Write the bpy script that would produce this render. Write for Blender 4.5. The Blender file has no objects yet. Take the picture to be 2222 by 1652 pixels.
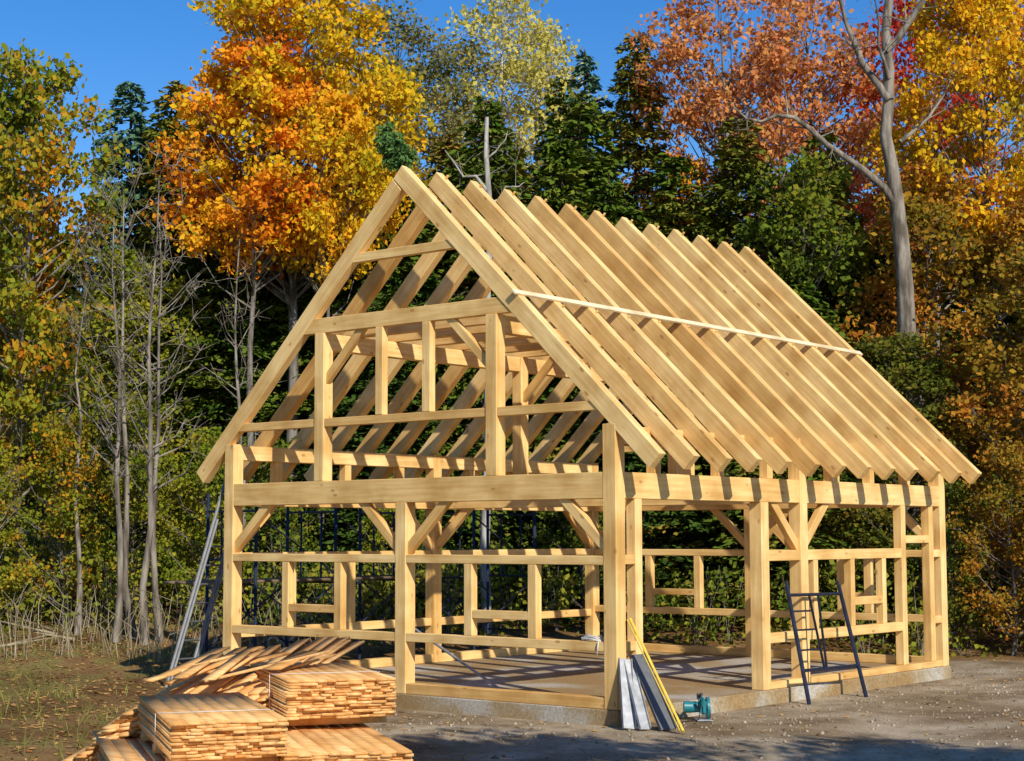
import bpy, bmesh, math, random
import numpy as np
from mathutils import Vector, Matrix
random.seed(3)
sc=bpy.context.scene
R_=np.array([math.cos(.6935),math.sin(.6935)]); F_=np.array([-math.sin(.6935),math.cos(.6935)])
DAT=np.array([12.51,-17.048])      # survey datum of the yard (u across, v away)
def site(u,v):
    p=DAT+R_*u+F_*v
    return float(p[0]),float(p[1])
def sstep(a,b,x):
    t=np.clip((x-a)/(b-a),0,1); return t*t*(3-2*t)
def gz(x,y):
    x=np.asarray(x,float);y=np.asarray(y,float)
    dx=x-DAT[0];dy=y-DAT[1]
    u=dx*R_[0]+dy*R_[1];v=dx*F_[0]+dy*F_[1]
    rise=.14*np.clip(v-33.5,0,45)
    bank=.32*sstep(29,34,v)*sstep(-2,-6,u)
    n=.03*np.sin(x*1.3+y*.7)+.025*np.sin(x*.6-y*1.9)
    away=sstep(1.0,3.0,np.maximum(np.maximum(x-0,-7.3-x),np.maximum(-y,y-9.2)))
    return -.2+rise+bank+n*away+ .12*np.sin(x*.35)*np.sin(y*.31)*sstep(34,40,v)
# ------------------------------------------------------------------ materials
def newmat(n):
    m=bpy.data.materials.new(n);m.use_nodes=True;nt=m.node_tree;nt.nodes.clear()
    o=nt.nodes.new('ShaderNodeOutputMaterial');return m,nt,o
def N(nt,t,**k):
    n=nt.nodes.new(t)
    for a,b in k.items(): setattr(n,a,b)
    return n
def ramp(nt,cols,pos=None,interp='LINEAR'):
    r=nt.nodes.new('ShaderNodeValToRGB');r.color_ramp.interpolation=interp
    e=r.color_ramp.elements
    if pos is None: pos=[i/(len(cols)-1) for i in range(len(cols))]
    while len(e)<len(cols): e.new(.5)
    for i,(c,p) in enumerate(zip(cols,pos)):
        e[i].position=p
    for i,(c,p) in enumerate(zip(cols,pos)):
        e[i].position=p; e[i].color=(*c,1)
    return r
def math_(nt,op,a,b=None,c=None,clamp=False):
    n=nt.nodes.new('ShaderNodeMath');n.operation=op;n.use_clamp=clamp
    for i,x in enumerate((a,b,c)):
        if x is None: continue
        if isinstance(x,(int,float)): n.inputs[i].default_value=x
        else: nt.links.new(x,n.inputs[i])
    return n.outputs[0]
def mixc(nt,f,a,b,bt='MIX'):
    n=nt.nodes.new('ShaderNodeMix');n.data_type='RGBA';n.blend_type=bt
    for s,x in ((n.inputs[0],f),(n.inputs[6],a),(n.inputs[7],b)):
        if isinstance(x,(int,float)): s.default_value=x
        elif isinstance(x,tuple): s.default_value=(*x,1)
        else: nt.links.new(x,s)
    return n.outputs[2]
def woodmat(name,lo,hi,dark,island=False,rough=.75):
    m,nt,o=newmat(name);L=nt.links.new
    b=N(nt,'ShaderNodeBsdfPrincipled');b.inputs['Roughness'].default_value=rough
    b.inputs['Specular IOR Level'].default_value=.2
    tc=N(nt,'ShaderNodeTexCoord')
    if island: rnd=N(nt,'ShaderNodeNewGeometry').outputs['Random Per Island']
    else: rnd=N(nt,'ShaderNodeObjectInfo').outputs['Random']
    off=math_(nt,'MULTIPLY',rnd,53.0)
    mp=N(nt,'ShaderNodeMapping');mp.inputs['Scale'].default_value=(.9,14,14)
    ad=N(nt,'ShaderNodeVectorMath',operation='ADD');L(tc.outputs['Object'],ad.inputs[0]);L(off,ad.inputs[1])
    L(ad.outputs[0],mp.inputs['Vector'])
    n1=N(nt,'ShaderNodeTexNoise');n1.inputs['Scale'].default_value=1.6;n1.inputs['Detail'].default_value=5;L(mp.outputs[0],n1.inputs['Vector'])
    n2=N(nt,'ShaderNodeTexNoise');n2.inputs['Scale'].default_value=1.7;n2.inputs['Detail'].default_value=3;L(ad.outputs[0],n2.inputs['Vector'])
    r=ramp(nt,[lo,hi],[.3,.72]);L(n1.outputs['Fac'],r.inputs[0])
    r2=ramp(nt,[(.74,.65,.52),(1.04,1.04,1.04)],[.3,.60]);L(n2.outputs['Fac'],r2.inputs[0])
    c=mixc(nt,1.0,r.outputs[0],r2.outputs[0],'MULTIPLY')
    r3=ramp(nt,[(.84,.76,.66),(1.0,1.0,1.0),(1.04,1.08,1.18)]);L(rnd,r3.inputs[0])
    c=mixc(nt,1.0,c,r3.outputs[0],'MULTIPLY')
    mk=N(nt,'ShaderNodeMapping');mk.inputs['Scale'].default_value=(2.3,5,5);L(ad.outputs[0],mk.inputs['Vector'])
    vo=N(nt,'ShaderNodeTexVoronoi');vo.inputs['Scale'].default_value=1.0;L(mk.outputs[0],vo.inputs['Vector'])
    rk=ramp(nt,[(1,1,1),(0,0,0)],[.07,.13]);L(vo.outputs['Distance'],rk.inputs[0])
    kf=math_(nt,'MULTIPLY',rk.outputs[0],.7)
    c=mixc(nt,kf,c,dark)
    L(c,b.inputs['Base Color'])
    bp=N(nt,'ShaderNodeBump');bp.inputs['Strength'].default_value=.3;bp.inputs['Distance'].default_value=.01;L(n1.outputs['Fac'],bp.inputs['Height']);L(bp.outputs[0],b.inputs['Normal'])
    L(b.outputs[0],o.inputs[0]);return m
def leafmat(name,cols,tr=.35,nscale=.45,nw=1.5,rw=.5,gain=1.0):
    m,nt,o=newmat(name);L=nt.links.new
    cols=[tuple(min(1,x*gain) for x in c) for c in cols]
    tc=N(nt,'ShaderNodeTexCoord');g=N(nt,'ShaderNodeNewGeometry');oi=N(nt,'ShaderNodeObjectInfo')
    ad=N(nt,'ShaderNodeVectorMath',operation='ADD');L(tc.outputs['Object'],ad.inputs[0]);L(math_(nt,'MULTIPLY',oi.outputs['Random'],40.),ad.inputs[1])
    n=N(nt,'ShaderNodeTexNoise');n.inputs['Scale'].default_value=nscale;n.inputs['Detail'].default_value=2;L(ad.outputs[0],n.inputs['Vector'])
    a=math_(nt,'MULTIPLY_ADD',n.outputs['Fac'],nw,.5-nw*.5-rw*.5)
    f=math_(nt,'MULTIPLY_ADD',g.outputs['Random Per Island'],rw,a,clamp=True)
    r=ramp(nt,cols);L(f,r.inputs[0])
    d=N(nt,'ShaderNodeBsdfDiffuse');L(r.outputs[0],d.inputs[0])
    if tr<=0: L(d.outputs[0],o.inputs[0]);return m
    t=N(nt,'ShaderNodeBsdfTranslucent');L(r.outputs[0],t.inputs[0])
    mx=N(nt,'ShaderNodeMixShader');mx.inputs[0].default_value=tr;L(d.outputs[0],mx.inputs[1]);L(t.outputs[0],mx.inputs[2])
    L(mx.outputs[0],o.inputs[0]);return m
def barkmat(name,c1,c2,sc_=6):
    m,nt,o=newmat(name);L=nt.links.new
    b=N(nt,'ShaderNodeBsdfPrincipled');b.inputs['Roughness'].default_value=.9;b.inputs['Specular IOR Level'].default_value=.1
    tc=N(nt,'ShaderNodeTexCoord');mp=N(nt,'ShaderNodeMapping');mp.inputs['Scale'].default_value=(1,1,.25);L(tc.outputs['Object'],mp.inputs['Vector'])
    n=N(nt,'ShaderNodeTexNoise');n.inputs['Scale'].default_value=sc_;n.inputs['Detail'].default_value=6;L(mp.outputs[0],n.inputs['Vector'])
    r=ramp(nt,[c1,c2],[.38,.62]);L(n.outputs['Fac'],r.inputs[0]);L(r.outputs[0],b.inputs['Base Color'])
    bp=N(nt,'ShaderNodeBump');bp.inputs['Strength'].default_value=.9;bp.inputs['Distance'].default_value=.05;L(n.outputs['Fac'],bp.inputs['Height']);L(bp.outputs[0],b.inputs['Normal'])
    L(b.outputs[0],o.inputs[0]);return m
def plain(name,c,rough=.5,metal=0,var=.15):
    m,nt,o=newmat(name);L=nt.links.new
    b=N(nt,'ShaderNodeBsdfPrincipled');b.inputs['Roughness'].default_value=rough;b.inputs['Metallic'].default_value=metal
    tc=N(nt,'ShaderNodeTexCoord');n=N(nt,'ShaderNodeTexNoise');n.inputs['Scale'].default_value=9;n.inputs['Detail'].default_value=5;L(tc.outputs['Object'],n.inputs['Vector'])
    r=ramp(nt,[tuple(x*(1-var) for x in c),tuple(min(1,x*(1+var)) for x in c)],[.3,.7]);L(n.outputs['Fac'],r.inputs[0]);L(r.outputs[0],b.inputs['Base Color'])
    L(b.outputs[0],o.inputs[0]);return m
TIMBER=woodmat('timber',(.73,.445,.15),(.90,.63,.265),(.36,.16,.04))
LUMBER=woodmat('lumber',(.68,.34,.10),(.88,.56,.24),(.38,.15,.04),island=True)
BARK=barkmat('bark_grey',(.09,.075,.06),(.24,.21,.17))
BARKD=barkmat('bark_dark',(.035,.028,.02),(.09,.07,.05))
BARKL=barkmat('bark_pale',(.10,.082,.062),(.31,.265,.21))
BARKS=barkmat('bark_dead',(.25,.23,.20),(.48,.45,.40))
BARKW=barkmat('bark_birch',(.40,.38,.33),(.68,.66,.60),4)
GOLD=leafmat('leaf_gold',[(.26,.28,.02),(.55,.42,.02),(.80,.50,.02),(.82,.41,.02),(.78,.27,.02)])
ORANGE=leafmat('leaf_orange',[(.78,.48,.03),(.86,.40,.02),(.82,.26,.02),(.68,.17,.015)])
GRNOR=leafmat('leaf_green_orange',[(.10,.16,.02),(.20,.24,.02),(.36,.32,.03),(.62,.28,.02),(.56,.14,.02)])
YGRN=leafmat('leaf_yellow_green',[(.09,.14,.015),(.20,.25,.02),(.36,.34,.03),(.54,.38,.04)])
GREEN=leafmat('leaf_green',[(.06,.10,.012),(.11,.155,.018),(.18,.20,.02),(.32,.23,.03)],tr=.2)
OLIVE=leafmat('leaf_olive_brown',[(.07,.11,.015),(.13,.16,.02),(.22,.19,.03),(.34,.18,.03)])
SPARSE=leafmat('leaf_olive',[(.12,.14,.04),(.20,.20,.06),(.32,.28,.08),(.30,.17,.06)])
BIRCHL=leafmat('leaf_birch',[(.42,.38,.08),(.66,.56,.12),(.78,.66,.16)])
REDS=leafmat('leaf_salmon',[(.60,.16,.07),(.74,.28,.10),(.70,.34,.10),(.46,.12,.04),(.26,.20,.06)])
CRIM=leafmat('leaf_crimson',[(.42,.03,.02),(.58,.06,.03),(.62,.14,.03)])
BROWN=leafmat('leaf_rust',[(.10,.12,.02),(.24,.18,.02),(.42,.25,.03),(.56,.23,.03),(.40,.12,.02)])
HEM=leafmat('needle_hemlock',[(.035,.08,.010),(.07,.12,.014),(.12,.16,.018),(.22,.20,.03)],tr=0)
HEMD=leafmat('needle_dark',[(.025,.055,.010),(.05,.09,.014),(.08,.13,.018)],tr=0)
CEDAR=leafmat('needle_cedar',[(.06,.10,.012),(.12,.15,.02),(.24,.20,.03),(.36,.19,.03)],tr=0)
SPR=leafmat('needle_spruce',[(.05,.11,.06),(.09,.17,.10),(.13,.22,.14)],tr=0)
# ------------------------------------------------------------------ mesh buffers
class MB:
    def __init__(s): s.v=[];s.f=[];s.m=[];s.n=0
    def add(s,v,f,m):
        v=np.asarray(v,float).reshape(-1,3);f=np.asarray(f,int).reshape(-1,4)
        s.v.append(v);s.f.append(f+s.n);s.m.append(np.full(len(f),m) if np.isscalar(m) else m);s.n+=len(v)
    def box(s,c,ax,h,m=0):
        ax=np.array(ax,float);c=np.array(c,float);pts=[]
        for i in (-1,1):
            for j in (-1,1):
                for k in (-1,1): pts.append(c+ax[0]*h[0]*i+ax[1]*h[1]*j+ax[2]*h[2]*k)
        s.add(pts,[[0,1,3,2],[4,6,7,5],[0,4,5,1],[2,3,7,6],[0,2,6,4],[1,5,7,3]],m)
    def tube(s,pts,rad,sides=6,m=0,cap=True):
        pts=np.array(pts,float);n=len(pts);V=[]
        rad=np.broadcast_to(np.array(rad,float),(n,))
        ref=np.array([.31,.87,.38])
        for i in range(n):
            t=pts[min(i+1,n-1)]-pts[max(i-1,0)];t/=np.linalg.norm(t)+1e-9
            a=np.cross(t,ref);a/=np.linalg.norm(a)+1e-9;b=np.cross(t,a)
            th=np.arange(sides)*2*math.pi/sides
            V.append(pts[i]+rad[i]*(np.cos(th)[:,None]*a+np.sin(th)[:,None]*b))
        V=np.concatenate(V);Fc=[]
        for i in range(n-1):
            for j in range(sides):
                k=(j+1)%sides;Fc.append([i*sides+j,i*sides+k,(i+1)*sides+k,(i+1)*sides+j])
        if cap and sides in(4,6,8,10,12):
            for base in (0,(n-1)*sides):
                for q in range(1,sides-2,2): Fc.append([base,base+q,base+q+1,base+q+2])
        s.add(V,Fc,m)
    def quads(s,c,a,b,m=1):
        V=np.stack([c-a,c+b,c+a,c-b],1).reshape(-1,3)
        s.add(V,np.arange(len(c)*4).reshape(-1,4),m)
    def arrays(s): return np.concatenate(s.v),np.concatenate(s.f),np.concatenate(s.m)
    def mesh(s,name,mats,smooth_m=None):
        V,Fc,M=s.arrays()
        me=bpy.data.meshes.new(name);me.vertices.add(len(V));me.vertices.foreach_set('co',V.ravel())
        me.loops.add(Fc.size);me.loops.foreach_set('vertex_index',Fc.ravel().astype(np.int32))
        me.polygons.add(len(Fc));me.polygons.foreach_set('loop_start',(np.arange(len(Fc))*4).astype(np.int32))
        me.polygons.foreach_set('material_index',M.astype(np.int32))
        if smooth_m is not None: me.polygons.foreach_set('use_smooth',(M==smooth_m))
        for m in mats: me.materials.append(m)
        me.update(calc_edges=True);me.validate();return me
def obj(name,me,loc=(0,0,0),parent=None,rot=(0,0,0),scale=(1,1,1)):
    o=bpy.data.objects.new(name,me);sc.collection.objects.link(o);o.location=loc;o.rotation_euler=rot;o.scale=scale
    if parent: o.parent=parent
    return o
def empty(name,loc=(0,0,0)): 
    return obj(name,None,loc)
def unit(rng,n):
    a=rng.normal(size=(n,3));return a/np.linalg.norm(a,axis=1,keepdims=True)
# ------------------------------------------------------------------ timber frame
def beam(parent,name,p0,p1,w,h,mat=TIMBER,up=(0,0,1),bev=.007):
    p0=Vector(p0);p1=Vector(p1);x=(p1-p0);Ln=x.length;x.normalize();up=Vector(up)
    y=up.cross(x);y.normalize();z=x.cross(y)
    bm=bmesh.new();bmesh.ops.create_cube(bm,size=1);bmesh.ops.scale(bm,vec=(Ln,w,h),verts=bm.verts)
    bmesh.ops.bevel(bm,geom=bm.edges[:],offset=bev,segments=1,affect='EDGES')
    me=bpy.data.meshes.new(name);bm.to_mesh(me);bm.free();me.materials.append(mat)
    o=bpy.data.objects.new(name,me);sc.collection.objects.link(o)
    c=(p0+p1)/2
    M=Matrix(((x.x,y.x,z.x,c.x),(x.y,y.y,z.y,c.y),(x.z,y.z,z.z,c.z),(0,0,0,1)))
    o.parent=parent;o.matrix_basis=M
    return o
def ab(parent,name,x0,x1,y0,y1,z0,z1,mat=TIMBER,bev=.007):
    d=(abs(x1-x0),abs(y1-y0),abs(z1-z0));c=((x0+x1)/2,(y0+y1)/2,(z0+z1)/2);i=d.index(max(d))
    if i==0: return beam(parent,name,(x0,c[1],c[2]),(x1,c[1],c[2]),d[1],d[2],mat,bev=bev)
    if i==1: return beam(parent,name,(c[0],y0,c[2]),(c[0],y1,c[2]),d[0],d[2],mat,bev=bev)
    return beam(parent,name,(c[0],c[1],z0),(c[0],c[1],z1),d[0],d[1],mat,up=(0,1,0),bev=bev)
W=7.32;L=9.16;ZA=7.30;ZR=3.12;OV=.67;SL=(ZA-ZR)/(W/2+OV)
B=empty('timber_frame_barn')
P=.2
ZT=2.92;ZB=2.59
CONC,nt,o_=newmat('concrete')
b_=N(nt,'ShaderNodeBsdfPrincipled');b_.inputs['Roughness'].default_value=.85
tc=N(nt,'ShaderNodeTexCoord');n1=N(nt,'ShaderNodeTexNoise');n1.inputs['Scale'].default_value=.9;n1.inputs['Detail'].default_value=6;nt.links.new(tc.outputs['Object'],n1.inputs['Vector'])
n2=N(nt,'ShaderNodeTexNoise');n2.inputs['Scale'].default_value=30;n2.inputs['Detail'].default_value=4;nt.links.new(tc.outputs['Object'],n2.inputs['Vector'])
r=ramp(nt,[(.34,.21,.08),(.38,.28,.15),(.48,.43,.35)],[.42,.52,.62]);nt.links.new(n1.outputs['Fac'],r.inputs[0])
r2=ramp(nt,[(.7,.7,.7),(1.1,1.1,1.1)],[.35,.65]);nt.links.new(n2.outputs['Fac'],r2.inputs[0])
nt.links.new(mixc(nt,1.,r.outputs[0],r2.outputs[0],'MULTIPLY'),b_.inputs['Base Color']);nt.links.new(b_.outputs[0],o_.inputs[0])
ab(B,'concrete_slab',-W-.02,.02,-.02,L+.02,-.6,-.002,CONC,bev=.01)
def post(nm,x,y,z1,w=P): ab(B,nm,x-w/2,x+w/2,y-w/2,y+w/2,0,z1)
zp=3.52
for y,nm in ((P/2,'front'),(L/2,'middle'),(L-P/2,'rear')):
    post('post_%s_right'%nm,-P/2,y,zp);post('post_%s_left'%nm,-W+P/2,y,zp)
post('post_front_centre',-W/2,P/2,ZB);post('post_rear_centre',-W/2,L-P/2,ZB)
for y,nm in ((P/2,'front'),(L/2,'middle'),(L-P/2,'rear')):
    ab(B,'tie_'+nm,-W+P,-P,y-.095,y+.095,ZB,ZT)
for x,s in ((-P/2,'right'),(-W+P/2,'left')):
    for y0,y1 in ((P,L/2-P/2),(L/2+P/2,L-P)):
        ab(B,'girt_'+s,x-.093,x+.093,y0,y1,ZB,ZT)
        ab(B,'plate_'+s,x-.095,x+.095,y0,y1,3.28,3.50)
    for y in (.95,2.45,3.7,5.5,6.7,7.9):
        ab(B,'stub_stud_'+s,x-.06,x+.08,y-.07,y+.07,ZT,3.28)
ab(B,'sill_front_a',-W+P,-W/2-P/2,.01,.19,0,.14);ab(B,'sill_front_b',-W/2+P/2,-P,.01,.19,0,.14)
ab(B,'sill_rear_a',-W+P,-W/2-P/2,L-.19,L-.01,0,.14);ab(B,'sill_rear_b',-W/2+P/2,-P,L-.19,L-.01,0,.14)
for y0,y1 in ((P,L/2-P/2),(L/2+P/2,L-P)): ab(B,'sill_left',-W+.01,-W+.19,y0,y1,0,.14)
ab(B,'sill_right_a',-.19,-.01,3.62,L/2-P/2,0,.10);ab(B,'sill_right_b',-.19,-.01,L/2+P/2,L-P,0,.10)
def stud(nm,x0,x1,y0,y1,z0,z1): ab(B,nm,x0,x1,y0,y1,z0,z1)
for yf,s in ((0,'front'),(L-.16,'rear')):
    ya,yb=yf+.006,yf+.13
    for i,(x0,x1) in enumerate(((-W+P,-W/2-P/2),(-W/2+P/2,-P))):
        ab(B,'rail_upper_'+s,x0,x1,ya,yb,1.765,1.88)
        ab(B,'rail_lower_'+s,x0,x1,ya,yb,.70,.82)
        wa,wb=((-6.04,-4.82),(-2.51,-1.28))[i]
        if s=='rear': wa,wb=((-5.95,-4.73),(-1.95,-1.3))[i]
        stud('window_stud',wa,wa+.14,ya+.003,yb-.003,.82,1.765);stud('window_stud',wb-.14,wb,ya+.003,yb-.003,.82,1.765)
        ab(B,'window_sill',wa+.14,wb-.14,ya+.006,yb-.01,1.05,1.16)
def brace(nm,p,q,w=.10,h=.13):
    d=Vector(q)-Vector(p);d.normalize();p=Vector(p)-d*.06;q=Vector(q)+d*.06
    beam(B,nm,p,q,w,h)
for yb,s in ((.09,'front'),(L/2,'middle'),(L-.09,'rear')):
    brace('brace_'+s,(-W+P-.02,yb,1.96),(-6.40,yb,2.62))
    brace('brace_'+s,(-.88,yb,2.62),(-P+.02,yb,1.96))
    if s!='middle':
        brace('brace_'+s,(-4.46,yb,2.62),(-3.76,yb,1.96))
        brace('brace_'+s,(-2.86,yb,2.62),(-3.56,yb,1.96))
for x,s in ((-.1,'right'),(-W+.1,'left')):
    brace('brace_'+s,(x,L/2-.78,2.62),(x,L/2-.08,1.96));brace('brace_'+s,(x,L/2+.78,2.62),(x,L/2+.08,1.96))
    if s=='left':
        brace('brace_'+s,(x,P+.7,2.62),(x,P-.02,1.96));brace('brace_'+s,(x,L-P-.7,2.62),(x,L-P+.02,1.96))
QX=(-2.03,-5.29)
for y,s in ((.10,'front'),(L/2,'middle'),(L-.10,'rear')):
    for q in QX: ab(B,'queen_post_'+s,q-.095,q+.095,y-.095,y+.095,ZT,5.06)
    brace('queen_brace_'+s,(-2.82,y,5.08),(-2.10,y,4.38),.09,.12);brace('queen_brace_'+s,(-4.50,y,5.08),(-5.22,y,4.38),.09,.12)
def xr(z):
    return (ZA-.334-z)/SL
for y,s in ((.07,'front'),(L-.07,'rear')):
    z0=3.70;xo=xr(3.80)
    ab(B,'gable_rail_'+s,-W/2-xo-.1,QX[1]-.095,y-.05,y+.06,z0,z0+.12)
    ab(B,'gable_rail_'+s,QX[1]+.095,QX[0]-.095,y-.05,y+.06,z0,z0+.12)
    ab(B,'gable_rail_'+s,QX[0]+.095,-W/2+xo+.1,y-.05,y+.06,z0,z0+.12)
    for a,b2 in ((-4.17,-4.03),(-3.28,-3.13)): ab(B,'gable_window_stud_'+s,a,b2,y-.055,y+.06,3.82,5.06)
    xo=xr(6.08);ab(B,'upper_collar_'+s,-W/2-xo-.1,-W/2+xo+.1,y-.05,y+.045,6.02,6.15)
RW=.14;RD=.24
ux=Vector((W/2+OV,0,-(ZA-ZR)));ux.normalize();nx=Vector((-ux.z,0,ux.x))
ys=[.074+k*(L-.148)/12 for k in range(13)]
AP=Vector((-W/2,0,ZA));TR=Vector((OV,0,ZR))
lx=Vector((-ux.x,0,ux.z));ln=Vector((-nx.x,0,nx.z));TLf=Vector((-W-OV,0,ZR))
for k,y in enumerate(ys):
    oy=Vector((0,y,0))
    e=random.uniform(.03,.06) if k else .0
    beam(B,'rafter_right',AP-ux*e-nx*RD/2+oy,TR-nx*RD/2+oy+ux*random.uniform(-.015,.015),RW,RD,up=nx)
    beam(B,'rafter_left',AP+lx*(RD+.012)-ln*RD/2+oy,TLf-ln*RD/2+oy,RW,RD,up=ln)
    xo=xr(5.17)
    ab(B,'collar_tie',-W/2-xo-.12,-W/2+xo+.12,y-.055,y+.055,5.06,5.28)
    if k: beam(B,'peg',AP+ux*.12+oy-nx*.02,AP+ux*.12+oy+nx*.07,.03,.03,up=(0,1,0),bev=.004)
    if k: beam(B,'peg',AP+ux*3.05+oy-nx*.02,AP+ux*3.05+oy+nx*.04,.03,.03,up=(0,1,0),bev=.004)
for q in QX:
    ab(B,'purlin',q-.08,q+.08,.2,L/2-.1,4.82,5.055);ab(B,'purlin',q-.08,q+.08,L/2+.1,L-.2,4.82,5.055)
bp0=AP+ux*2.88+nx*.016;bp1=AP+ux*2.98+nx*.016
PALE=woodmat('batten_pine',(.80,.64,.38),(.90,.76,.50),(.5,.3,.12))
beam(B,'batten',bp0+Vector((0,-.07,0)),bp1+Vector((0,L+.05,0)),.09,.03,mat=PALE,up=nx,bev=.003)
xa,xb=-.15,-.006
stud('door_stud',xa,xb,.42,.57,0,ZB);stud('door_jamb',-.20,xb+.004,3.41,3.61,0,ZB)
stud('stud',xa,xb,7.60,7.75,.10,ZB);stud('stud',xa,xb,8.57,8.72,.10,ZB)
for z0,z1 in ((1.77,1.89),(.70,.82)):
    ab(B,'rail_right',xa,xb-.004,.2,.42,z0,z1)
for y0,y1 in ((3.61,L/2-.1),(L/2+.1,7.60)):
    ab(B,'rail_upper_right',xa,xb-.004,y0,y1,1.77,1.92);ab(B,'rail_lower_right',xa,xb-.004,y0,y1,.63,.77)
ab(B,'rail_right',xa,xb-.004,7.75,8.57,2.0,2.12);ab(B,'rail_right',xa,xb-.004,8.72,L-.2,.70,.82);ab(B,'rail_right',xa,xb-.004,8.72,L-.2,1.77,1.89)
for y in (4.92,6.02,7.02): stud('window_stud',xa+.01,xb-.007,y-.06,y+.06,.77,1.77)
ab(B,'window_sill',xa+.02,xb-.012,6.08,6.96,1.08,1.20)
for y0,y1 in ((P,L/2-.1),(L/2+.1,L-P)):
    ab(B,'rail_upper_left',-W+.02,-W+.15,y0,y1,1.77,1.89);ab(B,'rail_lower_left',-W+.02,-W+.15,y0,y1,.62,.75)
for y in (1.3,2.6): stud('window_stud',-W+.03,-W+.14,y-.07,y+.07,.75,1.77)
# fir bough fixed on the peak
rng=np.random.default_rng(5)
m=MB()
m.tube([(0,0,-.1),(-.1,.02,.2),(-.28,.03,.42)],[.02,.015,.006],5,0)
for k in range(30):
    s=rng.random();c=np.array([-.03-.27*s,.02,.0+.45*s]);d=unit(rng,1)[0]*np.array([1,.8,.6]);d+=np.array([-.15,0,.15])
    m.tube([c,c+d*.26],[.006,.003],4,0)
    n=60;q=c+d*.28*rng.random((n,1))+rng.normal(size=(n,3))*.03
    a=unit(rng,n)*.06;b=np.cross(a,unit(rng,n));b=b/np.linalg.norm(b,axis=1,keepdims=True)*.022
    m.quads(q,a,b,1)
obj('fir_bough',m.mesh('fir_bough',[BARKD,leafmat('bough',[(.07,.15,.04),(.13,.22,.06)],tr=0)]),(-W/2-.05,.12,ZA+.02))
# coil of rope hung over the lower rail
m=MB()
for k in range(5):
    th=np.linspace(0,2*math.pi,15);rx=rng.uniform(.10,.17);ry=rng.uniform(.04,.07);o=rng.normal(0,.02,2)
    m.tube(np.stack([-.42+o[0]+rx*np.cos(th),.065+ry*np.sin(th),.835+.012*k+.01*np.sin(3*th)],-1),[.009]*15,5,0,False)
m.tube([(-.3,.03,.84),(-.28,-.01,.80),(-.29,-.02,.66)],[.009]*3,6,0)
obj('rope_coil',m.mesh('rope_coil',[plain('rope',(.62,.58,.50),.9)],0))
# ------------------------------------------------------------------ ground
GM,nt,o_=newmat('ground');LK=nt.links.new
b_=N(nt,'ShaderNodeBsdfPrincipled');b_.inputs['Roughness'].default_value=.95;b_.inputs['Specular IOR Level'].default_value=.1
geo=N(nt,'ShaderNodeNewGeometry');pos=geo.outputs['Position']
def dot(vec,off):
    n=N(nt,'ShaderNodeVectorMath',operation='DOT_PRODUCT');LK(pos,n.inputs[0]);n.inputs[1].default_value=vec;return math_(nt,'ADD',n.outputs['Value'],off)
uu=dot((R_[0],R_[1],0),-float(DAT@R_));vv=dot((F_[0],F_[1],0),-float(DAT@F_))
def noise(s,d=5,rg=.55):
    n=N(nt,'ShaderNodeTexNoise');n.inputs['Scale'].default_value=s;n.inputs['Detail'].default_value=d;n.inputs['Roughness'].default_value=rg;LK(pos,n.inputs['Vector']);return n.outputs['Fac']
big=noise(.35,4);mid=noise(1.6,6,.65);fine=noise(18,6,.75);vf=noise(60,4,.7)
gr=ramp(nt,[(.17,.12,.07),(.41,.32,.205),(.60,.50,.355)],[.38,.5,.63]);LK(math_(nt,'ADD',math_(nt,'MULTIPLY',math_(nt,'ADD',fine,vf),.28),math_(nt,'MULTIPLY',mid,.44)),gr.inputs[0])
lf=ramp(nt,[(.09,.05,.02),(.27,.155,.06),(.46,.28,.11)],[.36,.5,.66]);LK(math_(nt,'ADD',math_(nt,'MULTIPLY',math_(nt,'ADD',fine,vf),.35),math_(nt,'MULTIPLY',mid,.3)),lf.inputs[0])
gs=ramp(nt,[(.07,.08,.02),(.20,.19,.05),(.32,.26,.09)],[.36,.5,.64]);LK(fine,gs.inputs[0])
gm=ramp(nt,[(0,0,0),(.75,.75,.75)],[.54,.64]);LK(math_(nt,'ADD',mid,math_(nt,'MULTIPLY',math_(nt,'SUBTRACT',-4.0,uu),.02)),gm.inputs[0])
soil=mixc(nt,gm.outputs[0],lf.outputs[0],gs.outputs[0])
uw=math_(nt,'ADD',uu,math_(nt,'MULTIPLY',math_(nt,'SUBTRACT',mid,.5),6.))
k1=N(nt,'ShaderNodeMapRange');k1.interpolation_type='SMOOTHSTEP';LK(uw,k1.inputs[0]);k1.inputs[1].default_value=-3.4;k1.inputs[2].default_value=-.8
vw=math_(nt,'ADD',vv,math_(nt,'MULTIPLY',math_(nt,'SUBTRACT',big,.5),5.))
k2=N(nt,'ShaderNodeMapRange');k2.interpolation_type='SMOOTHSTEP';LK(vw,k2.inputs[0]);k2.inputs[1].default_value=33;k2.inputs[2].default_value=30.5
col=mixc(nt,math_(nt,'MULTIPLY',k1.outputs[0],k2.outputs[0]),soil,gr.outputs[0])
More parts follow.
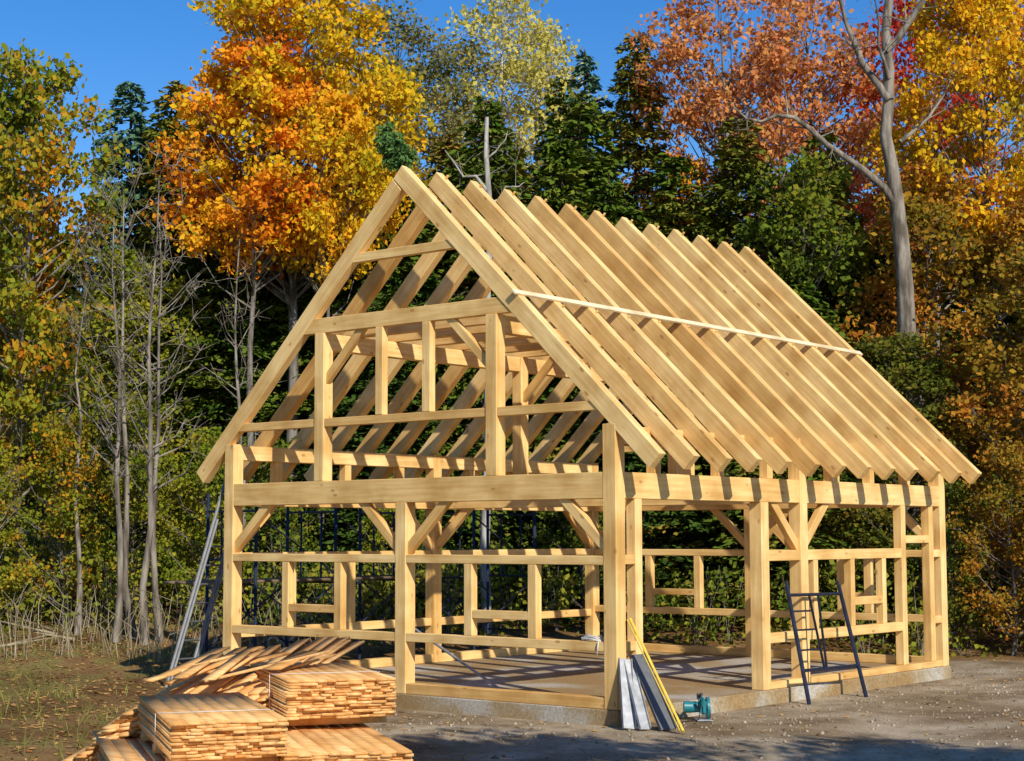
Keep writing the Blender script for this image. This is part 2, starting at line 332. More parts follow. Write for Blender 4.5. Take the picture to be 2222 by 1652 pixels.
# soil staining patches
sp=ramp(nt,[(.62,.56,.48),(1,1,1)],[.42,.56]);LK(big,sp.inputs[0]);col=mixc(nt,1.0,col,sp.outputs[0],'MULTIPLY')
LK(col,b_.inputs['Base Color'])
bp=N(nt,'ShaderNodeBump');bp.inputs['Strength'].default_value=.6;bp.inputs['Distance'].default_value=.03;LK(math_(nt,'ADD',fine,vf),bp.inputs['Height']);LK(bp.outputs[0],b_.inputs['Normal']);LK(b_.outputs[0],o_.inputs[0])
def axis(lo,hi,c,n):
    t=np.linspace(-1,1,n);g=np.sign(t)*np.abs(t)**2.6;return np.where(g<0,c+g*(c-lo),c+g*(hi-c))
n=220
us=axis(-220,220,0,n);vs=axis(-160,300,26,n)
U,V=np.meshgrid(us,vs);X=DAT[0]+U*R_[0]+V*F_[0];Y=DAT[1]+U*R_[1]+V*F_[1];Z=gz(X,Y)
m=MB();idx=np.arange(n*n).reshape(n,n)
m.add(np.stack([X,Y,Z],-1).reshape(-1,3),np.stack([idx[:-1,:-1],idx[:-1,1:],idx[1:,1:],idx[1:,:-1]],-1).reshape(-1,4),0)
obj('ground',m.mesh('ground',[GM],0))
def uvxy(u,v): return DAT[0]+u*R_[0]+v*F_[0],DAT[1]+u*R_[1]+v*F_[1]
rng=np.random.default_rng(8);n=22000
u=rng.uniform(-14,14,n);v=rng.uniform(15,36,n)
keep=(u<-2.5+rng.normal(0,1.5,n))|(rng.random(n)<.10);u=u[keep];v=v[keep]
x,y=uvxy(u,v)
ins=(x>-W-.1)&(x<.1)&(y>-.1)&(y<L+.1);x=x[~ins];y=y[~ins];n=len(x)
c=np.stack([x,y,gz(x,y)+.015],-1);a=unit(rng,n)*np.array([1,1,.3])*.045;b=np.cross(a,np.array([0,0,1.])+unit(rng,n)*.3);b*=.8
m=MB();m.quads(c,a,b,0);obj('fallen_leaves',m.mesh('fallen_leaves',[leafmat('litter',[(.16,.08,.03),(.36,.19,.07),(.50,.30,.09),(.36,.13,.04)],tr=0)]))
m=MB();n=6000
u=rng.uniform(-3,13,n);v=rng.uniform(15.5,30,n);x,y=uvxy(u,v);ins=(x>-W-.1)&(x<.1)&(y>-.1)&(y<L+.1);x=x[~ins];y=y[~ins]
for xx,yy,zz in zip(x,y,gz(x,y)):
    s=.007+.016*rng.random()**4;q=unit(rng,3);q[1]-=q[0]*(q[0]@q[1]);q[1]/=np.linalg.norm(q[1]);q[2]=np.cross(q[0],q[1])
    m.box((xx,yy,zz+s*.3),q,(s,s*rng.uniform(.5,.9),s*rng.uniform(.4,.8)),0)
obj('gravel_stones',m.mesh('gravel_stones',[leafmat('stone',[(.17,.13,.09),(.36,.29,.20),(.50,.43,.33)],tr=0)]))
m=MB();n=9000
u=rng.uniform(-14,-3.6,n);v=rng.uniform(15,36,n);cl=np.sin(u*1.7+v*.8)+np.sin(v*1.9-u*.6);k=cl>rng.normal(.6,.7,n);u=u[k];v=v[k]
x,y=uvxy(u,v)
ins=(x>-W-.3)&(x<.3)&(y>-.3)&(y<L+.3);x=x[~ins];y=y[~ins];n=len(x)
h=rng.uniform(.04,.12,n)[:,None];d=np.array([0,0,1.])+rng.normal(size=(n,3))*.45
a=d*h;b=np.cross(d,unit(rng,n));b=b/np.linalg.norm(b,axis=1,keepdims=True)*.008
m.quads(np.stack([x,y,gz(x,y)],-1)+a*.8,a,b,0);obj('grass',m.mesh('grass',[leafmat('grass_blades',[(.09,.11,.02),(.18,.18,.04),(.34,.28,.10)],tr=0)]))
m=MB()
for k in range(260):
    u=rng.uniform(-12,-3.5);v=rng.uniform(30.5,35);x,y=site(u,v);z=float(gz(x,y));h=rng.uniform(.3,1.3)
    m.tube([(x,y,z-.05),(x+rng.normal(0,.12)*h,y+rng.normal(0,.12)*h,z+h*.6),(x+rng.normal(0,.3)*h,y+rng.normal(0,.3)*h,z+h)],[.009,.007,.003],4,0,False)
for k in range(14):
    u=rng.uniform(-12,-4);v=rng.uniform(31,34.5);x,y=site(u,v);z=float(gz(x,y));a_=rng.random()*6.28;l=rng.uniform(.6,1.6)
    m.tube([(x,y,z+.05),(x+l*math.cos(a_),y+l*math.sin(a_),z+.12+rng.random()*.3)],[.03,.012],6,0)
obj('dry_brush',m.mesh('dry_brush',[barkmat('dry_stem',(.22,.17,.10),(.42,.35,.22))]))
# ------------------------------------------------------------------ trees
def trunk_pts(rng,h,wob,lean,n=9):
    t=np.linspace(0,1,n);w=np.cumsum(rng.normal(0,wob,(n,2)),0);w-=w[0]
    return np.stack([w[:,0]+lean[0]*t*h,w[:,1]+lean[1]*t*h,t*h],-1)
def decid(seed,h,cb,cr,ncl,npc,ls,tr=.16,clr=.65,lean=(0,0),flat=.6,prof=None,bark=BARK,leaf=GOLD,name='tree'):
    rng=np.random.default_rng(seed);m=MB()
    tp=trunk_pts(rng,h*.93,.07,lean);tr_=np.linspace(1,.12,len(tp))*tr;tr_[0]*=1.35
    m.tube(np.vstack([tp[0]-[0,0,.5],tp]),np.concatenate([[tr_[0]],tr_]),8,0)
    def at(z):
        t=np.clip(z/(h*.93),0,1)*(len(tp)-1);i=int(min(t,len(tp)-2));return tp[i]+(tp[i+1]-tp[i])*(t-i),np.interp(t,range(len(tp)),tr_)
    for k in range(ncl):
        t=rng.random()**.9;z=cb+(h-cb)*t
        Rr=cr*(prof(t) if prof else math.sin(math.pi*(.17+.78*t))**.65)
        an=rng.random()*6.283;rr=Rr*math.sqrt(rng.uniform(.05,1))*rng.uniform(.85,1.15)
        p0,_=at(z);c=np.array([p0[0]+rr*math.cos(an),p0[1]+rr*math.sin(an),z])
        zs=max(cb*.75,z-rr*rng.uniform(.5,1.0)-.2);s,sr=at(min(zs,h*.9))
        md=s*.45+c*.55+np.array([0,0,-.12*rr])+rng.normal(size=3)*.08
        r0=min(sr*.5,.015+.013*rr);m.tube([s,md,c],[r0,r0*.6,.006],5,0,False)
        for q in range(4):
            e=c+unit(rng,1)[0]*clr*.8;m.tube([md*.3+c*.7,e],[.008,.003],4,0,False)
        cl=clr*rng.uniform(.6,1.3);n_=int(npc*rng.uniform(.5,1.4))
        if n_>1:
            q=c+unit(rng,n_)*cl*(rng.random((n_,1))**.5)*np.array([1,1,flat])+rng.normal(size=(n_,3))*.08
            d=unit(rng,n_);sz=ls*rng.uniform(.5,1.3,(n_,1));a=d*sz*.55
            b=np.cross(d,unit(rng,n_)+np.array([0,0,.4]));b=b/(np.linalg.norm(b,axis=1,keepdims=True)+1e-6)*sz*.42
            m.quads(q,a,b,1)
    return m,[bark,leaf]
def conifer(seed,h,br,base=.6,dens=75,droop=.25,ls=.2,tr=.14,exp=.8,leaf=HEM,name='conifer',step=1.0):
    rng=np.random.default_rng(seed);m=MB()
    tp=trunk_pts(rng,h,.03,(0,0));tr_=np.linspace(1,.08,len(tp))*tr
    m.tube(np.vstack([tp[0]-[0,0,.5],tp]),np.concatenate([[tr_[0]],tr_]),7,0)
    z=base
    while z<h-.1:
        t=(z-base)/(h-base);nb=rng.integers(5,8) if t<.9 else 4
        for k in range(nb):
            if rng.random()<.12: continue
            an=rng.random()*6.283;Ln=br*((1-t)**exp)*rng.uniform(.5,1.25)+.12
            i=z/h*(len(tp)-1);j=int(min(i,len(tp)-2));s=tp[j]+(tp[j+1]-tp[j])*(i-j)
            d=np.array([math.cos(an),math.sin(an),0]);lat=np.array([-d[1],d[0],0])
            e=s+d*Ln+np.array([0,0,-droop*Ln+rng.normal(0,.15)]);mdp=(s+e)/2+np.array([0,0,.08*Ln])
            m.tube([s,mdp,e],[.018+.01*Ln,.014,.005],4,0,False)
            n_=int(dens*Ln)+8;ss=rng.random(n_)**.6
            q=s+(e-s)*ss[:,None]+np.array([0,0,1.])*(.3*Ln*ss*(1-ss))[:,None]
            wd=.28*Ln*(1.2-ss)+.06;lo=rng.normal(0,1,n_)*wd
            q=q+lat*lo[:,None]+np.array([0,0,-1.])*(np.abs(lo)*.35+rng.random(n_)*.16-.04)[:,None]
            sg=np.sign(lo);dd=d*rng.uniform(.2,1,(n_,1))+lat*(sg*rng.uniform(.0,1,n_))[:,None]+np.array([0,0,-1.])*rng.uniform(-.3,.8,(n_,1))
            dd/=np.linalg.norm(dd,axis=1,keepdims=True);sz=ls*rng.uniform(.5,1.3,(n_,1))
            b=np.cross(dd,unit(rng,n_)*.8+np.array([0,0,1.]));b=b/(np.linalg.norm(b,axis=1,keepdims=True)+1e-6)*sz*.26
            m.quads(q,dd*sz*.55,b,1)
        z+=rng.uniform(.22,.4)*(1.15-.5*t)*step
    return m,[BARKD,leaf]
def put(name,tm,u,v,s=1,rot=None,leaf=None,sz=None):
    m,mats=tm;x,y=site(u,v)
    me=m.mesh(name,[mats[0],leaf or mats[1]],0)
    return obj(name,me,(x,y,float(gz(x,y))-.05),None,(0,0,random.uniform(0,6.28) if rot is None else rot),(s,s,sz or s))
M_gold=decid(11,15.0,7.8,2.7,165,170,.13,.17,.60,leaf=GOLD,name='maple_gold')
M_or=decid(17,12.4,7.6,2.1,95,170,.13,.11,.55,leaf=ORANGE)
M_mid=decid(12,10.0,2.2,1.9,105,140,.13,.12,.6,leaf=GRNOR,name='maple_mid')
M_sparse=decid(13,15.0,5.5,2.1,120,80,.12,.11,.7,leaf=SPARSE,name='sparse')
M_birch=decid(14,15.0,9.0,1.9,80,80,.12,.12,.65,bark=BARKW,leaf=BIRCHL,name='birch')
M_red=decid(15,14.0,7.5,2.5,95,120,.13,.17,.6,leaf=REDS,name='red')
M_low=decid(16,6.5,.8,1.8,70,130,.12,.07,.55,leaf=YGRN,name='low')
M_bare=[decid(20+i,9.4,3.2,1.15,30,3,.08,.075,.5,lean=((.02,-.015),(-.03,.01),(.0,.03))[i],bark=BARKL,leaf=YGRN,name='bare',flat=1) for i in range(3)]
C_hem=[conifer(31,12.5,2.5,.6,55,.32,.21,exp=.55,name='hemlock_a'),conifer(32,11.5,2.3,.5,58,.28,.21,exp=.6,name='hemlock_b')]
C_ced=conifer(33,13.0,1.7,.6,68,.0,.18,exp=.5,leaf=CEDAR,name='cedar')
C_spr=conifer(34,13.0,2.0,.8,68,.12,.18,exp=.7,leaf=SPR,name='spruce')
C_far=[conifer(35,12.5,2.5,1.5,24,.3,.36,exp=.5,name='far_a',step=1.4),conifer(36,12.0,2.1,1.5,26,.1,.34,exp=.45,name='far_b',step=1.4)]
put('maple_tree',M_gold,-5.0,38.5)
put('maple_tree',M_or,-5.6,37.0,1.0)
put('maple_tree',M_or,-4.3,37.6,.75,sz=.97,leaf=GOLD)
put('maple_tree',M_mid,-10.3,36,1.0,leaf=GRNOR,sz=1.20)
put('maple_tree',M_mid,-12.1,38.5,1.1,leaf=GRNOR,sz=1.10)
put('maple_tree',M_mid,-8.7,38.5,.9,leaf=YGRN,sz=.78)
put('hemlock_tree',C_hem[0],-10.0,44,.95,leaf=SPR,sz=1.0)
put('cedar_tree',C_ced,-8.6,43,1.1,leaf=CEDAR,sz=.96)
put('hemlock_tree',C_hem[1],-7.6,44,1.0,leaf=HEM,sz=.95)
put('poplar_tree',M_sparse,-3.0,45.5,1.0)
put('poplar_tree',M_sparse,-1.7,47,.95)
put('poplar_tree',M_sparse,-3.9,46,.88)
put('birch_tree',M_birch,-.4,47.5,1.08)
put('birch_tree',M_birch,.6,49,1.0)
put('hemlock_tree',C_hem[0],-.75,39.5,1.0,leaf=HEM,sz=.96)
put('hemlock_tree',C_hem[1],.0,40.5,1.0,leaf=CEDAR,sz=.97)
put('spruce_tree',C_spr,1.95,44,1.05,sz=1.06)
put('cedar_tree',C_ced,3.2,43,1.05,leaf=CEDAR,sz=1.08)
put('cedar_tree',C_ced,1.5,48,1.1,leaf=HEM,sz=1.04)
put('maple_tree',M_red,5.6,42.5,1.0,sz=1.08)
put('maple_tree',M_red,4.5,41,.5,leaf=ORANGE,sz=.76)
put('maple_tree',M_red,8.2,44,.95,leaf=REDS,sz=1.08)
put('maple_tree',M_red,11.2,45,1.0,leaf=CRIM,sz=1.08)
put('maple_tree',M_gold,11.0,38,.85,leaf=GOLD,sz=.97)
put('maple_tree',M_mid,6.5,38,1.0,leaf=GREEN,sz=1.0)
put('cedar_tree',C_ced,5.4,40,1.15,leaf=CEDAR,sz=.88)
put('hemlock_tree',C_hem[1],7.3,39.5,1.0,leaf=CEDAR,sz=.98)
put('maple_tree',M_mid,9.2,37.5,1.05,leaf=BROWN,sz=.98)
put('maple_tree',M_mid,10.8,34.5,.95,leaf=BROWN,sz=.80)
put('maple_tree',M_mid,12.2,36,1.1,leaf=BROWN,sz=1.0)
put('maple_tree',M_mid,8.0,35.5,.8,leaf=OLIVE,sz=.62)
put('hemlock_tree',C_hem[1],8.4,38.5,.9,leaf=HEM,sz=.75)
for u,v,s,q,l in ((-5.6,40,.95,.70,HEM),(-6.5,39.3,.9,.62,HEM),(-4.6,39.3,.95,.66,HEM),(-3.8,40,1.0,.76,HEM),(-2.6,39.5,1.05,.88,HEM),(-1.6,42,1,.9,CEDAR),(1.1,40,1.0,.88,HEM),(2.3,39.5,1.05,.88,HEM),(3.8,40.5,1.1,.85,HEM),(6.2,37,1.05,.6,HEM),(-7.4,41,1,.75,HEM),(4.9,37.8,1.1,.68,CEDAR),(1.6,41.5,1.1,.98,HEM),(-3.2,38,.9,.55,HEMD),(3.1,38,.9,.6,HEMD)):
    put('hemlock_tree',C_hem[random.randint(0,1)],u,v,s,leaf=l,sz=q)
for i,(u,v,s) in enumerate(((-7.65,33.2,.95),(-7.4,33.6,1.0),(-7.05,33.0,1.05),(-6.85,33.4,.95),(-8.6,34,.8),(-5.75,36,.95),(-10.2,33.2,.55))):
    put('bare_sapling',M_bare[i%3],u,v,s)
for u,v,s,l in ((-11.0,34.5,.6,YGRN),(-9.2,35,.65,GRNOR),(-8.0,36,.7,YGRN),(-6.3,35.2,.6,YGRN),(-5.0,36,.55,GREEN),(9.6,33,.62,BROWN),(11.0,32,.6,BROWN),(8.6,34,.5,GREEN),(-2.5,36.5,.5,YGRN),(1.5,37,.5,GREEN),(12.2,34,.7,BROWN),(7.2,36,.6,OLIVE)):
    put('shrub',M_low,u,v,s,leaf=l)
rng=np.random.default_rng(77)
def tree_custom(name,u,v,trunk,r0,limbs,bark,twigs=5):
    m=MB();P0=np.array([[a*R_[0]+c*F_[0],a*R_[1]+c*F_[1],z] for a,c,z in trunk])
    P1=[P0[0]]
    for a,b in zip(P0[:-1],P0[1:]):
        P1.append((a+b)/2+np.append(rng.normal(0,.05,2),0));P1.append(b)
    P0=np.array(P1);rad=np.linspace(r0,r0*.35,len(P0))*rng.uniform(.93,1.07,len(P0));m.tube(P0,rad,10,0,False)
    for lb,r in limbs:
        Q=np.array([[a*R_[0]+c*F_[0],a*R_[1]+c*F_[1],z] for a,c,z in lb])
        Q1=[Q[0]]
        for a,b in zip(Q[:-1],Q[1:]): Q1.append((a+b)/2+rng.normal(0,.06,3));Q1.append(b)
        Q=np.array(Q1);m.tube(Q,np.linspace(r,r*.25,len(Q)),7,0,False)
        for k in range(twigs):
            t=rng.uniform(.25,1)*(len(Q)-1);i=int(min(t,len(Q)-2));s=Q[i]+(Q[i+1]-Q[i])*(t-i);d=unit(rng,1)[0]+np.array([0,0,.5]);ln=rng.uniform(.4,1.1)
            mid_=s+d*ln*.5+rng.normal(size=3)*.06;e=s+d*ln;m.tube([s,mid_,e],[r*.25,r*.15,.005],5,0,False)
            for q in range(3):
                m.tube([mid_,mid_+unit(rng,1)[0]*.4],[r*.1,.003],4,0,False)
    x,y=site(u,v);return obj(name,m.mesh(name,[bark],0),(x,y,float(gz(x,y))-.2))
tree_custom('maple_tree',8.35,36,[(.25,0,0),(.2,0,3),(.05,0,6.5),(0,.1,8.5),(-.15,.1,10),(-.2,.1,11.5),(-.25,0,13),(-.05,0,15)],.24,
 [([(-.12,.1,9.3),(-.8,0,10.0),(-1.6,-.2,10.5),(-2.3,-.2,11.1),(-3.0,-.2,11.0),(-3.6,-.3,11.3)],.09),([(-.2,0,11.5),(-.7,.3,12.4),(-1.0,.4,13.3),(-1.3,.4,14.5)],.10),([(-.25,0,12.6),(.3,-.2,13.3),(.7,-.3,14.2),(1.2,-.3,14.8)],.09),([(0,0,10.6),(.7,.3,11.2),(1.3,.4,12.2)],.05),([(-.2,0,12),(-.5,-.4,12.6),(-.6,-.6,13.6)],.05)],BARKL,8)
tree_custom('dead_tree',-.53,36.0,[(0,0,0),(.03,0,4),(0,0,7.5),(.05,0,9.5),(0,0,11.2)],.12,
 [([(0,0,9.6),(-.5,0,9.9),(-.9,.1,10.5)],.045),([(0,0,9.3),(.4,.1,9.7),(.8,.1,9.8)],.035),([(0,0,8.7),(.45,0,9.0),(.6,0,9.4)],.03),([(0,0,10.3),(.3,0,10.6),(.45,0,10.9)],.025)],BARKS,2)
# distant forest on the slope: one mass
rr=random.Random(4);DF=MB()
FARM=[BARKD,HEM,HEMD,CEDAR]
arr=[t[0].arrays() for t in C_far]
for row,(v,h0) in enumerate(((50,.84),(56,.88))):
    u=-17-row*2
    while u<18+row*3:
        q=h0*rr.uniform(.82,1.03);c=u/v*3696+1111
        if c<380 or 1180<c<1480: q=min(q,h0*.85)
        V0,F0,M0=arr[rr.randint(0,1)];th=rr.random()*6.28;x,y=site(u,v+rr.uniform(-1.5,1.5));k=rr.choice([1,2,3,1])
        Vt=np.stack([1.35*(V0[:,0]*math.cos(th)-V0[:,1]*math.sin(th))+x,1.35*(V0[:,0]*math.sin(th)+V0[:,1]*math.cos(th))+y,V0[:,2]*q+float(gz(x,y))],-1)
        DF.add(Vt,F0,np.where(M0==1,k,0));u+=rr.uniform(1.6,2.4)
obj('distant_forest',DF.mesh('distant_forest',FARM))
# undergrowth mass along wood edge
rng=np.random.default_rng(9);m=MB()
for k in range(330):
    u=rng.uniform(-14,15);v=rng.uniform(34.3,41)
    if u>5: v-=rng.uniform(0,3.0)
    x,y=site(u,v)
    if x>-9.6 and x<2 and y<11.5 and y>-2: continue
    z=float(gz(x,y));h=rng.uniform(.4,1.7)*(1.3 if rng.random()<.3 else 1);n_=int(120*h);rad=rng.uniform(.35,.8)
    q=np.array([x,y,z])+np.stack([rng.normal(0,rad*.6,n_),rng.normal(0,rad*.6,n_),h*rng.random(n_)],-1)
    d=unit(rng,n_);sz=rng.uniform(.07,.15,(n_,1));b=np.cross(d,unit(rng,n_));b=b/(np.linalg.norm(b,axis=1,keepdims=True)+1e-6)*sz*.4
    m.quads(q,d*sz*.5,b,1)
    for s in range(4): m.tube([(x,y,z-.1),(x+rng.normal(0,.25),y+rng.normal(0,.25),z+h*.95)],[.012,.004],4,0,False)
obj('undergrowth',m.mesh('undergrowth',[BARK,leafmat('undergrowth_leaf',[(.06,.10,.015),(.14,.18,.02),(.28,.27,.03),(.36,.22,.04)],tr=.2)],0))
# trees on the near side of the yard whose shadows reach the gravel
M_near=decid(41,8.6,5.0,2.0,58,115,.16,.13,.6,leaf=YGRN,name='near')
put('maple_tree',M_near,5.4,8.0,1.0,leaf=GOLD);put('maple_tree',M_near,9.6,7.4,1.0,leaf=GOLD)
# ------------------------------------------------------------------ lumber stacks
rng=np.random.default_rng(21)
STRAP=plain('strap',(.7,.7,.68),.5)
def stack(name,u,v,du,dv,wid,ln,z0,rows,th=.027,bw=(.09,.16),strap=False):
    d2=np.array([du,dv])/math.hypot(du,dv);w2=np.array([d2[1],-d2[0]])
    d=np.array([*(R_*d2[0]+F_*d2[1]),0]);w=np.array([*(R_*w2[0]+F_*w2[1]),0]);o=np.array([*site(u,v),0.])
    m=MB();z=z0
    for s in (.12,.5,.88): m.box(o+d*ln*s+w*wid/2+np.array([0,0,z0-.045]),(w,d,(0,0,1)),(wid/2,.045,.043),0)
    for r in range(rows):
        x=rng.uniform(-.02,.02)
        while x<wid:
            b=rng.uniform(*bw);s=rng.uniform(-.05,.05);b=min(b,wid+.03-x)
            if b<.03: break
            t=th*rng.uniform(.78,.97);jz=rng.uniform(0,.003)
            m.box(o+d*(ln/2+s)+w*(x+b/2)+np.array([0,0,z+t/2+jz]),(d,w,(0,0,1)),(ln/2,b/2-.002,t/2),0)
            x+=b
        z+=th
    if strap:
        for s in (.3,):
            c=o+d*ln*s+w*wid/2;m.box(c+np.array([0,0,z+.006]),(w,d,(0,0,1)),(wid/2+.02,.008,.002),1)
            for q in (-1,1): m.box(c+w*(wid/2+.042)*q+np.array([0,0,(z+z0)/2]),(w,d,(0,0,1)),(.002,.008,(z-z0)/2+.005),1)
    return obj(name,m.mesh(name,[LUMBER,STRAP]))
stack('lumber_stack',-2.92,14.75,-.31,.95,.98,2.7,.22,12,strap=True)
stack('lumber_stack',-3.2,14.3,-.30,.95,1.25,3.9,-.10,8)
stack('lumber_stack',-2.2,16.85,-.31,.95,1.06,2.6,.345,14,strap=True)
stack('lumber_stack',-2.02,15.15,-.27,.97,1.14,4.2,-.10,12)
# loose boards slumped sideways behind the stacks
def bdir(a,el,roll):
    d=np.array([*(R_*math.cos(a)+F_*math.sin(a)),0.])*math.cos(el)+np.array([0,0,math.sin(el)])
    w=np.array([*(-R_*math.sin(a)+F_*math.cos(a)),math.tan(roll)]);w-=d*(w@d);w/=np.linalg.norm(w);return d,w,np.cross(d,w)
m=MB()
for r in range(9):
    for c in range(8):
        d,w,n_=bdir(math.radians(75)+rng.normal(0,.01),0,0)
        m.box(np.array([*site(-3.6+.13*c+rng.normal(0,.01),20.1-.03*c),-.17+.03*r]),(d,w,n_),(.9+rng.normal(0,.04),.058,.0135),0)
for r in range(20):
    sh=rng.normal(0,.03);aa=rng.normal(77,1.6)
    for c in range(10):
        if r>15 and rng.random()<.25: continue
        ln=rng.uniform(1.35,1.5)
        d,w,n_=bdir(math.radians(aa+rng.normal(0,.7)),math.radians(8+rng.normal(0,.25)),math.radians(-9+rng.normal(0,.7)))
        p0=np.array([*site(-4.42+.15*c+.03*r+sh,17.35+.03*c+rng.normal(0,.06)),-.15+.028*r+.018*c])
        m.box(p0+d*ln,(d,w,n_),(ln,rng.uniform(.064,.073),.0125),0)
for k in range(11):
    d,w,n_=bdir(math.radians(rng.normal(62,14)),math.radians(rng.normal(8,2)),rng.normal(-.12,.06))
    m.box(np.array([*site(rng.uniform(-3.6,-2.2),rng.uniform(17.9,18.7)),rng.uniform(.75,.83)]),(d,w,n_),(rng.uniform(.4,.8),rng.uniform(.07,.10),.012),0)
obj('loose_boards',m.mesh('loose_boards',[LUMBER]))
# ------------------------------------------------------------------ ladder, scaffolds, tools
ALU=plain('aluminium',(.20,.20,.20),.55,.2);BLU=plain('scaffold_blue',(.02,.028,.055),.5,.2,.4);PLK=plain('old_plank',(.16,.11,.06),.9)
m=MB();A=np.array([-8.75,.1,-.2]);T=np.array([-7.40,.1,3.0])
for dy in (0,.42):
    a=A+[0,dy,0];b=T+[0,dy*.9,0];m.tube([a,b],[.03,.03],4,0)
    m.tube([a+(b-a)*.02+[.07,.02,.04],a+(b-a)*.8+[.07,.02,.04]],[.026,.026],4,0)
for k in range(11):
    q=A+(T-A)*(k+.5)/11;m.tube([q,q+[0,.42,0]],[.017,.017],6,0)
obj('aluminium_ladder',m.mesh('ladder',[ALU]))
S=empty('scaffold')
m=MB();Xs=(-8.5,-9.7);Ys=(1.7,3.5,5.3,7.1,8.9)
for y in Ys:
    for x in Xs:
        m.tube([(x,y,-.2),(x,y,2.85)],[.03,.03],8,0)
    for z in (.3,1.35,1.75,2.55): m.tube([(Xs[0],y,z),(Xs[1],y,z)],[.022,.022],6,0)
    for x in (-8.85,-9.35): m.tube([(x,y,1.35),(x,y,2.55)],[.018,.018],6,0)
for a,b in zip(Ys[:-1],Ys[1:]):
    for x in Xs:
        m.tube([(x+.03,a,.3),(x+.03,b,1.35)],[.016,.016],5,0);m.tube([(x-.03,a,1.35),(x-.03,b,.3)],[.016,.016],5,0)
    m.tube([(Xs[0],a,2.5),(Xs[0],b,1.5)],[.016,.016],5,0)
obj('frames',m.mesh('scaffold_frames',[BLU],0),parent=S)
m=MB()
for i in range(3): m.box((-8.75-.3*i,3.2,1.40),((0,1,0),(1,0,0),(0,0,1)),(2.6,.13,.022),0)
obj('planks',m.mesh('scaffold_planks',[PLK]),parent=S)
m=MB();b0=np.array([.42,3.9,-.2]);b1=np.array([.52,5.35,-.2]);t0=np.array([.05,3.98,1.42]);t1=np.array([.07,5.42,1.40])
def lp(s,t): return (b0+(b1-b0)*s)*(1-t)+(t0+(t1-t0)*s)*t
for s in (0,1): m.tube([lp(s,0),lp(s,1)],[.03,.03],8,0);m.tube([lp(s,.99),lp(s,1.04)],[.018,.018],6,0)
for t in (.92,.28): m.tube([lp(0,t),lp(1,t)],[.024,.024],8,0)
m.tube([lp(.38,.92),lp(.38,.28)],[.018,.018],6,0)
m.tube([lp(.55,.92),lp(.42,.28)],[.018,.018],6,0)
for t in (.45,.62,.78): m.tube([lp(0,t),lp(.38,t)],[.014,.014],6,0)
obj('scaffold_frame',m.mesh('scaffold_frame',[BLU],0))
YEL=plain('yellow_paint',(.78,.55,.06),.5);GRY=plain('grey_metal',(.38,.39,.40),.5,.2,.3);DGR=plain('dark_grey_metal',(.14,.14,.14),.5,.2);TEAL=plain('teal_plastic',(.01,.17,.20),.4);BLK=plain('black_rubber',(.02,.02,.02),.6)
YB=empty('spirit_level')
beam(YB,'bar',(1.05,-.12,-.17),(.035,.24,1.10),.028,.06,YEL,up=(.5,-.8,.3),bev=.004)
beam(YB,'bar_edge',(1.02,-.15,-.17),(.02,.20,1.08),.012,.085,YEL,up=(.5,-.8,.3),bev=.003)
for i,(a,b,wd,mt,nm) in enumerate((((.33,-.22,-.18),(.04,.10,.62),.16,GRY,'metal_bracket'),((.52,-.16,-.18),(.045,.16,.60),.13,GRY,'metal_bracket'),((.74,.0,-.18),(.06,.32,.66),.20,DGR,'metal_bracket'))):
    e=empty(nm);beam(e,'plate',a,b,wd,.02,mt,up=(.9,-.5,.4),bev=.004)
    n_=Vector((.9,-.5,.4)).normalized();dd=(Vector(b)-Vector(a)).normalized();sd=n_.cross(dd).normalized()
    for q in (-1,1): beam(e,'flange',Vector(a)+sd*(wd/2+.002)*q+n_*.02,Vector(b)+sd*(wd/2+.002)*q+n_*.02,.006,.05,mt,up=n_,bev=.001)
SW=empty('circular_saw',(.42,1.25,-.2));SW.rotation_euler=(0,0,2.3)
def prim(parent,name,kind,loc,rot,scale,mat,bev=.01):
    bm=bmesh.new()
    if kind=='box':
        bmesh.ops.create_cube(bm,size=1);bmesh.ops.scale(bm,vec=scale,verts=bm.verts);bmesh.ops.bevel(bm,geom=bm.edges[:],offset=bev,segments=2,affect='EDGES')
    else:
        bmesh.ops.create_cone(bm,cap_ends=True,segments=24,radius1=scale[0],radius2=scale[1],depth=scale[2])
    me=bpy.data.meshes.new(name);bm.to_mesh(me);bm.free();me.materials.append(mat);return obj(name,me,loc,parent,rot)
prim(SW,'base_plate','box',(0,0,.02),(0,0,0),(.40,.20,.012),GRY,.003)
prim(SW,'motor','cyl',(.02,.12,.17),(math.pi/2,0,0),(.075,.065,.24),TEAL)
prim(SW,'gearcase','box',(0,0,.18),(0,0,0),(.26,.09,.20),TEAL,.03)
prim(SW,'blade_guard','cyl',(0,-.06,.16),(math.pi/2,0,0),(.135,.135,.035),TEAL)
prim(SW,'blade','cyl',(0,-.085,.12),(math.pi/2,0,0),(.10,.10,.004),DGR)
prim(SW,'handle','box',(-.05,.04,.32),(0,.25,0),(.24,.045,.045),BLK,.015)
prim(SW,'handle_rear','box',(-.16,.04,.25),(0,-.5,0),(.045,.045,.16),TEAL,.015)
prim(SW,'front_knob','box',(.13,.04,.29),(0,.3,0),(.04,.04,.10),BLK,.015)
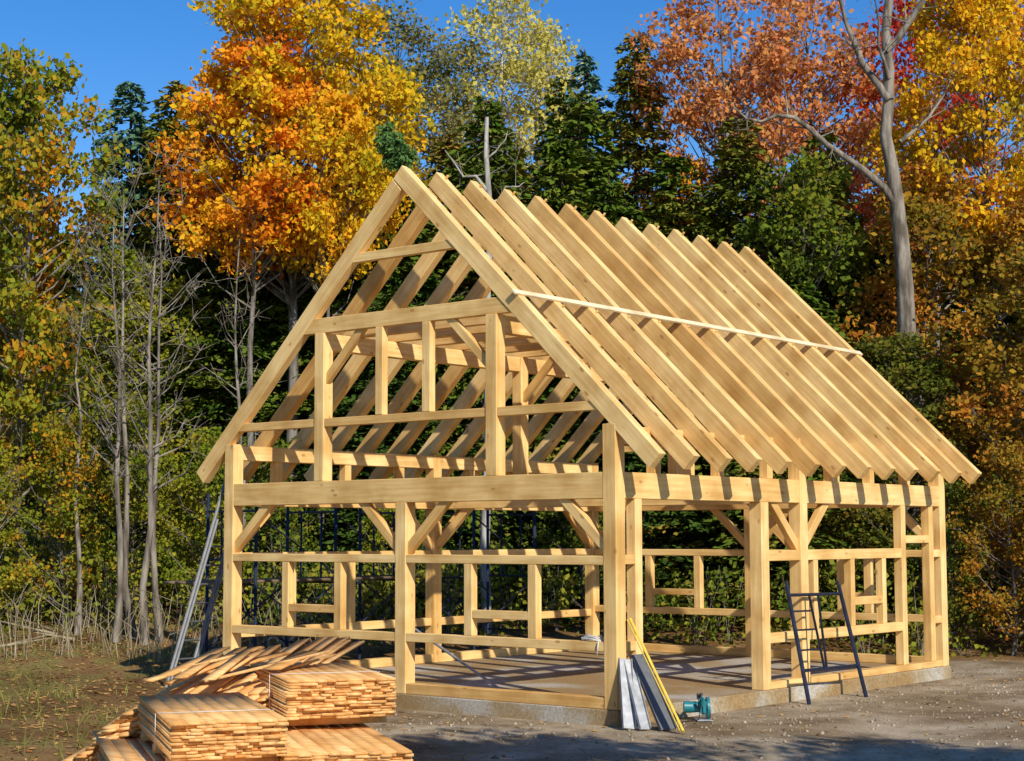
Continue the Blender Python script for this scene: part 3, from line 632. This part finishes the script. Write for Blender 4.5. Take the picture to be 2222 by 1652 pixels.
m=MB();m.tube([(-.2,.05,.22),(-.32,.1,.05),(-.3,.3,.015),(-.1,.4,.012),(.1,.3,.015),(.2,.42,.012)],[.008]*6,6,0);obj('cord',m.mesh('cord',[BLK]),parent=SW)
m=MB();m.tube([(-2.9,1.2,0.02),(-4.3,.9,.85)],[.02,.02],8,0);obj('metal_pipe',m.mesh('pipe',[GRY],0))
# ------------------------------------------------------------------ light, world, camera
az=math.radians(-24);el=math.radians(33)
sd=Vector((math.cos(az)*math.cos(el),math.sin(az)*math.cos(el),math.sin(el)))
ld=bpy.data.lights.new('sun','SUN');ld.energy=5.0;ld.angle=math.radians(.5);ld.color=(1,.94,.83)
lo=bpy.data.objects.new('sun',ld);sc.collection.objects.link(lo);lo.rotation_euler=sd.to_track_quat('Z','Y').to_euler()
w=bpy.data.worlds.new('World');sc.world=w;w.use_nodes=True;nt=w.node_tree
bg=nt.nodes['Background'];st=nt.nodes.new('ShaderNodeTexSky');st.sky_type='NISHITA';st.sun_disc=False
st.sun_elevation=el;st.sun_rotation=math.atan2(sd.x,sd.y);st.air_density=1.0;st.dust_density=.05;st.ozone_density=2.5;st.altitude=400
hs=nt.nodes.new('ShaderNodeHueSaturation');hs.inputs['Saturation'].default_value=1.4;hs.inputs['Hue'].default_value=.51
nt.links.new(st.outputs[0],hs.inputs['Color']);nt.links.new(hs.outputs[0],bg.inputs[0]);bg.inputs[1].default_value=.14
cd=bpy.data.cameras.new('camera');co=bpy.data.objects.new('camera',cd);sc.collection.objects.link(co);sc.camera=co
cd.sensor_width=36;cd.lens=3696.3/2222*36;cd.clip_end=1000
yaw,pit,roll=.6935,.0913,-.0027
f=Vector((-math.sin(yaw)*math.cos(pit),math.cos(yaw)*math.cos(pit),math.sin(pit)));r=Vector((math.cos(yaw),math.sin(yaw),0));u=r.cross(f)
r2=r*math.cos(roll)+u*math.sin(roll);u2=-r*math.sin(roll)+u*math.cos(roll)
co.matrix_world=Matrix(((r2.x,u2.x,-f.x,12.51),(r2.y,u2.y,-f.y,-17.048),(r2.z,u2.z,-f.z,2.1219),(0,0,0,1)))
sc.view_settings.view_transform='Standard';sc.view_settings.look='None';sc.view_settings.exposure=0
